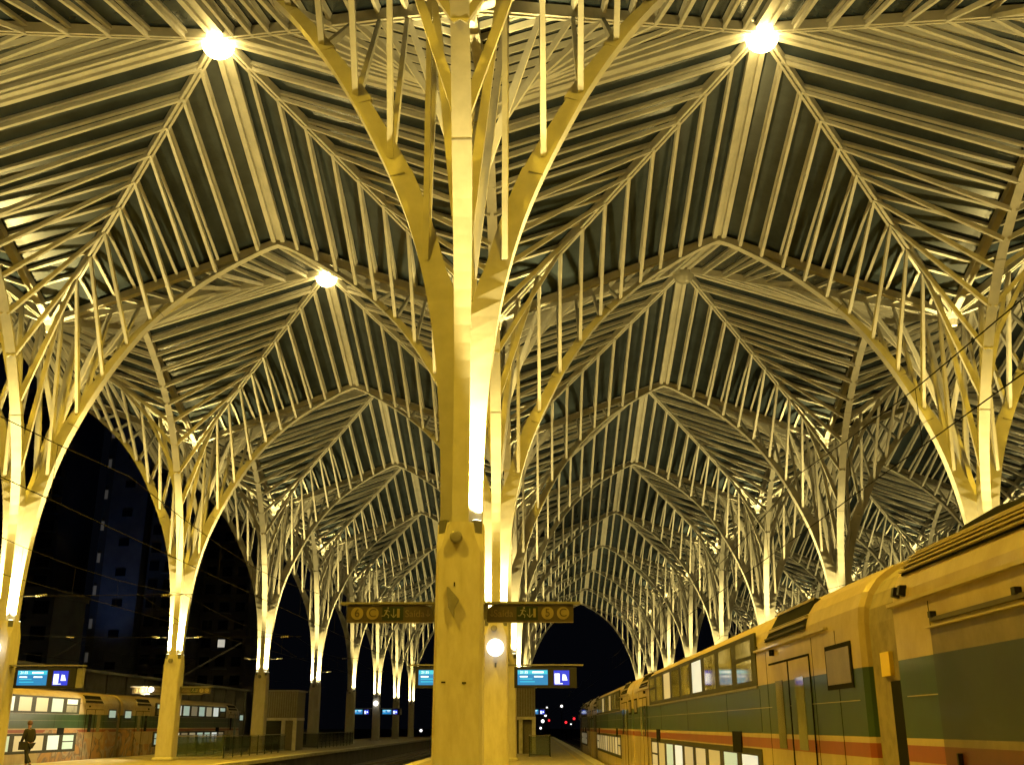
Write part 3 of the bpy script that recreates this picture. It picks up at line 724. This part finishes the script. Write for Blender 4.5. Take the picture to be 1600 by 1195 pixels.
# ------------------------------------------------------------------ person
def person(loc, rz):
    o = tag(empty('person', loc, rz), 'person in dark jacket and trousers walking with a bag, platform edge by the graffiti train', 'person')
    import bmesh
    def skinned(name, pts, edges, rad, m, parent):
        me = bpy.data.meshes.new(name); me.from_pydata(pts, edges, [])
        bm = bmesh.new(); bm.from_mesh(me); lay = bm.verts.layers.skin.verify(); bm.verts.ensure_lookup_table()
        for v, r in zip(bm.verts, rad): v[lay].radius = r if isinstance(r, tuple) else (r, r)
        bm.verts[0][lay].use_root = True; bm.to_mesh(me); bm.free()
        ob = link(name, me, parent); md = ob.modifiers.new('skin', 'SKIN'); md.use_smooth_shade = True
        sb = ob.modifiers.new('sub', 'SUBSURF'); sb.levels = 2; sb.render_levels = 2
        me.materials.append(M[m]); return ob
    # body: pelvis, torso, neck, head, arms with hands, legs mid stride
    pts = [(0, 0, .95), (0, .01, 1.12), (0, .03, 1.33), (0, .04, 1.46), (0, .06, 1.55), (0, .075, 1.63), (0, .08, 1.72),
           (.19, .03, 1.42), (.25, -.03, 1.14), (.24, .10, .92), (.24, .15, .84),
           (-.19, .03, 1.42), (-.25, .08, 1.14), (-.22, .22, .93), (-.21, .27, .86),
           (.10, 0, .88), (.11, .16, .50), (.11, .10, .10), (.11, .24, .05),
           (-.10, 0, .88), (-.11, -.06, .49), (-.11, -.32, .14), (-.11, -.24, .05)]
    edges = [(0, 1), (1, 2), (2, 3), (3, 4), (4, 5), (5, 6), (2, 7), (7, 8), (8, 9), (9, 10), (2, 11), (11, 12), (12, 13), (13, 14), (0, 15), (15, 16), (16, 17), (17, 18), (0, 19), (19, 20), (20, 21), (21, 22)]
    rad = [(.16, .12), (.15, .11), (.19, .13), (.09, .09), .055, (.075, .09), (.07, .08), .075, .05, .036, .035, .075, .05, .036, .035, .09, .062, .045, .04, .09, .062, .045, .04]
    body = skinned('body', pts, edges, rad, 'skin', o)
    jp = [(0, 0, .90), (0, .01, 1.12), (0, .03, 1.33), (0, .04, 1.45), (.20, .03, 1.42), (.25, -.03, 1.14), (.245, .08, .96), (-.20, .03, 1.42), (-.25, .08, 1.14), (-.225, .20, .96)]
    je = [(0, 1), (1, 2), (2, 3), (2, 4), (4, 5), (5, 6), (2, 7), (7, 8), (8, 9)]
    skinned('jacket', jp, je, [(.20, .155), (.19, .145), (.225, .165), (.11, .11), .095, .07, .052, .095, .07, .052], 'coat', o)
    tp = [(0, 0, .93), (.10, 0, .86), (.11, .16, .50), (.11, .10, .12), (-.10, 0, .86), (-.11, -.06, .49), (-.11, -.31, .16)]
    skinned('trousers', tp, [(0, 1), (1, 2), (2, 3), (0, 4), (4, 5), (5, 6)], [(.175, .14), .105, .08, .065, .105, .08, .065], 'trouser', o)
    for p, q in (((.11, .06, .05), (.11, .30, .04)), ((-.11, -.36, .10), (-.11, -.14, .04))):
        MB().tube([p, tuple((a + c) / 2 for a, c in zip(p, q)), q], [.05, .055, .035], 8).build('shoe', 'dark', o, True)
    MB().sphere((0, .06, 1.72), .105, 14, 9, 1.0).build('hair', 'hair', o, True)
    for k, (px, py, pz) in enumerate(((.24, .15, .84), (-.21, .27, .86))):
        for f in range(5):
            a = (f - 2) * .018
            MB().tube([(px + (.02 if f else .035 * (1 if px < 0 else -1)), py + a, pz - .0), (px + .01, py + a + .01, pz - .05), (px, py + a + .012, pz - (.085 if f in (1, 2, 3) else .065))], [.010, .009, .007], 6).build('finger', 'skin', o, True)
    b = MB().loft([[(-.27 + .07 * c, .02 + .17 * d, z) for c, d in ((-1, -1), (1, -1), (1, 1), (-1, 1))] for z in (.68, .72, .98, 1.0)]); b.build('shoulder_bag', 'coat', o)
    return o
person((-19.45, 26.2, 0), R(70))

# ------------------------------------------------------------------ boundary canopy and towers behind
wl = tag(empty('boundary_wall', (-31.5, 0, 0)), 'long dark parapet wall behind the graffiti train', 'wall')
MB().box(-.3, .3, 30, 104, -1.9, 5.3).build('wall_face', 'wall', wl); MB().box(-.5, .7, 29.8, 104.2, 5.3, 5.5).build('coping', 'grey', wl)
for k in range(19): MB().box(.3, .42, 31 + k * 4, 31.25 + k * 4, -1.9, 5.28).build('pilaster', 'wall', wl)
MB().bar((2, 74, 5.4), (4.6, 84, 9.2), .12, .12).build('raking_strut', 'grey', wl)

def tower(x, y, w, d, h, storeys, cols, label, m='tower', lit=.02, blue=False, ws=1.0):
    o = tag(empty('apartment_tower', (x, y, -2)), label, 'tower', 'apartment towers behind the station')
    MB().box(-w / 2, w / 2, -d / 2, d / 2, 0, h).build('walls', m, o)
    MB().box(-w / 2 - .3, w / 2 + .3, -d / 2 - .3, d / 2 + .3, h, h + 1).build('parapet', m, o)
    cw = w / cols; ch = h / storeys; rnd = random.Random(int(x * 7 + w))
    frame = MB().box(-cw * .3 * ws, cw * .3 * ws, -.12, .06, -ch * .26 * ws, ch * .26 * ws).mesh('window', 'towerwin')
    on = [MB().box(-cw * .22, cw * .22, -.15, .0, -ch * .22, ch * .2).mesh('lit_pane', k) for k in ('litwin', 'litwin_dim')]
    slab = MB().box(-cw * .45, cw * .45, -1.1, 0, -.08, .08).mesh('balcony', 'towerblue')
    for a in range(storeys):
        for c in range(cols):
            p = (-w / 2 + (c + .5) * cw, -d / 2, (a + .55) * ch)
            wn = link('window', frame, o, p)
            if rnd.random() < lit: link('lit_pane', on[rnd.randrange(2)], wn)
            if c % 2 == 1 and not blue: link('balcony', slab, o, (p[0], p[1], p[2] - ch * .4))
    return o
ta = tower(-70.3, 168, 6.5, 12, 78, 15, 1, 'slim apartment tower with a bluish lit edge strip', 'towerblue', .0, True, .45)
d = bpy.data.lights.new('facade_flood', 'SPOT'); d.energy = 2400; d.spot_size = R(42); d.spot_blend = 1; d.color = (.22, .42, 1); d.shadow_soft_size = .3
fl = link('facade_flood', d, ta, (0, -17, 3)); fl.rotation_euler = Vector((0, 9, 26)).to_track_quat('-Z', 'Y').to_euler()
tf = tag(empty('facade_floodlight', (-70.3, 151, -2)), 'ground floodlight housing at the foot of the bluish tower', 'floodlight'); MB().box(-.4, .4, -.3, .3, 0, 2.6).build('post', 'dark', tf); MB().box(-.5, .5, -.4, .2, 2.6, 2.9).build('lamp_head', 'fixture', tf)
pl_ = MB().box(-.25, .25, -.1, .0, -.8, .8).mesh('stair_window', 'litwin_dim')
for k in range(11): link('stair_window', pl_, ta, (-4.1, -6.1, 9 + 5.6 * k))
MB().box(-4.6, -3.25, -6.0, 6, 0, 78).build('stair_shaft', 'tower', ta)
tower(-62.5, 170, 8.2, 12, 76, 24, 3, 'dark balconied apartment block beside the bluish tower', 'tower', .04)
tower(-54.0, 176, 8.5, 12, 82, 26, 3, 'brownish apartment tower seen between the steel trees', 'tower', .015)
tower(-88, 165, 15, 14, 60, 19, 4, 'wide dark apartment block at the picture edge', 'tower', .015)
tower(-67, 125, 10, 10, 20, 6, 3, 'low grey block in front of the wide dark block', 'towerblue', .0)

# ------------------------------------------------------------------ far signals and lamps down the line
def signal(x, y, z, m, label, r=.28):
    o = tag(empty('railway_signal' if m == 'red' else 'yard_lamp', (x, y, -1.3)), label, 'signal' if m == 'red' else 'lamp', 'far lights along the line')
    MB().tube([(0, 0, 0), (0, 0, z + 1.3 - .3)], .09, 8).build('post', 'dark', o)
    MB().box(-.35, .35, .05, .3, z + 1.3 - .5, z + 1.3 + .5).build('head', 'dark', o)
    MB().sphere((0, -.15, z + 1.3), r * .62, 12, 8).build('lamp', m, o, True)
signal(9.75, 215, 3.1, 'red', 'red signal light nearest the train end', .42); signal(7.97, 214, 2.35, 'red', 'middle red signal light beyond the platform', .42)
signal(4.43, 216, 2.75, 'red', 'red signal light beside the white lamps', .36)
for x, y, z, r, l in ((3.07, 215, 2.6, .55, 'largest white yard lamp beyond the platform end'), (3.7, 218, 3.8, .42, 'white yard lamp above the largest one'), (2.6, 212, 1.2, .36, 'low white yard lamp beside the tracks'),
                      (4.1, 225, 5.5, .3, 'high small white lamp over the red signals'), (7.5, 230, 5.9, .45, 'high white lamp towards the train end'), (9.2, 219, 2.0, .22, 'faint white lamp between the red signals'),
                      (-21.3, 200, .75, .42, 'white lamp far along the open track'), (-49.7, 200, 2.3, .35, 'small white lamp low under the towers'), (-50.7, 198, 3.2, .42, 'brighter white lamp low under the towers')):
    signal(x, y, z, 'white_sig', l, r)
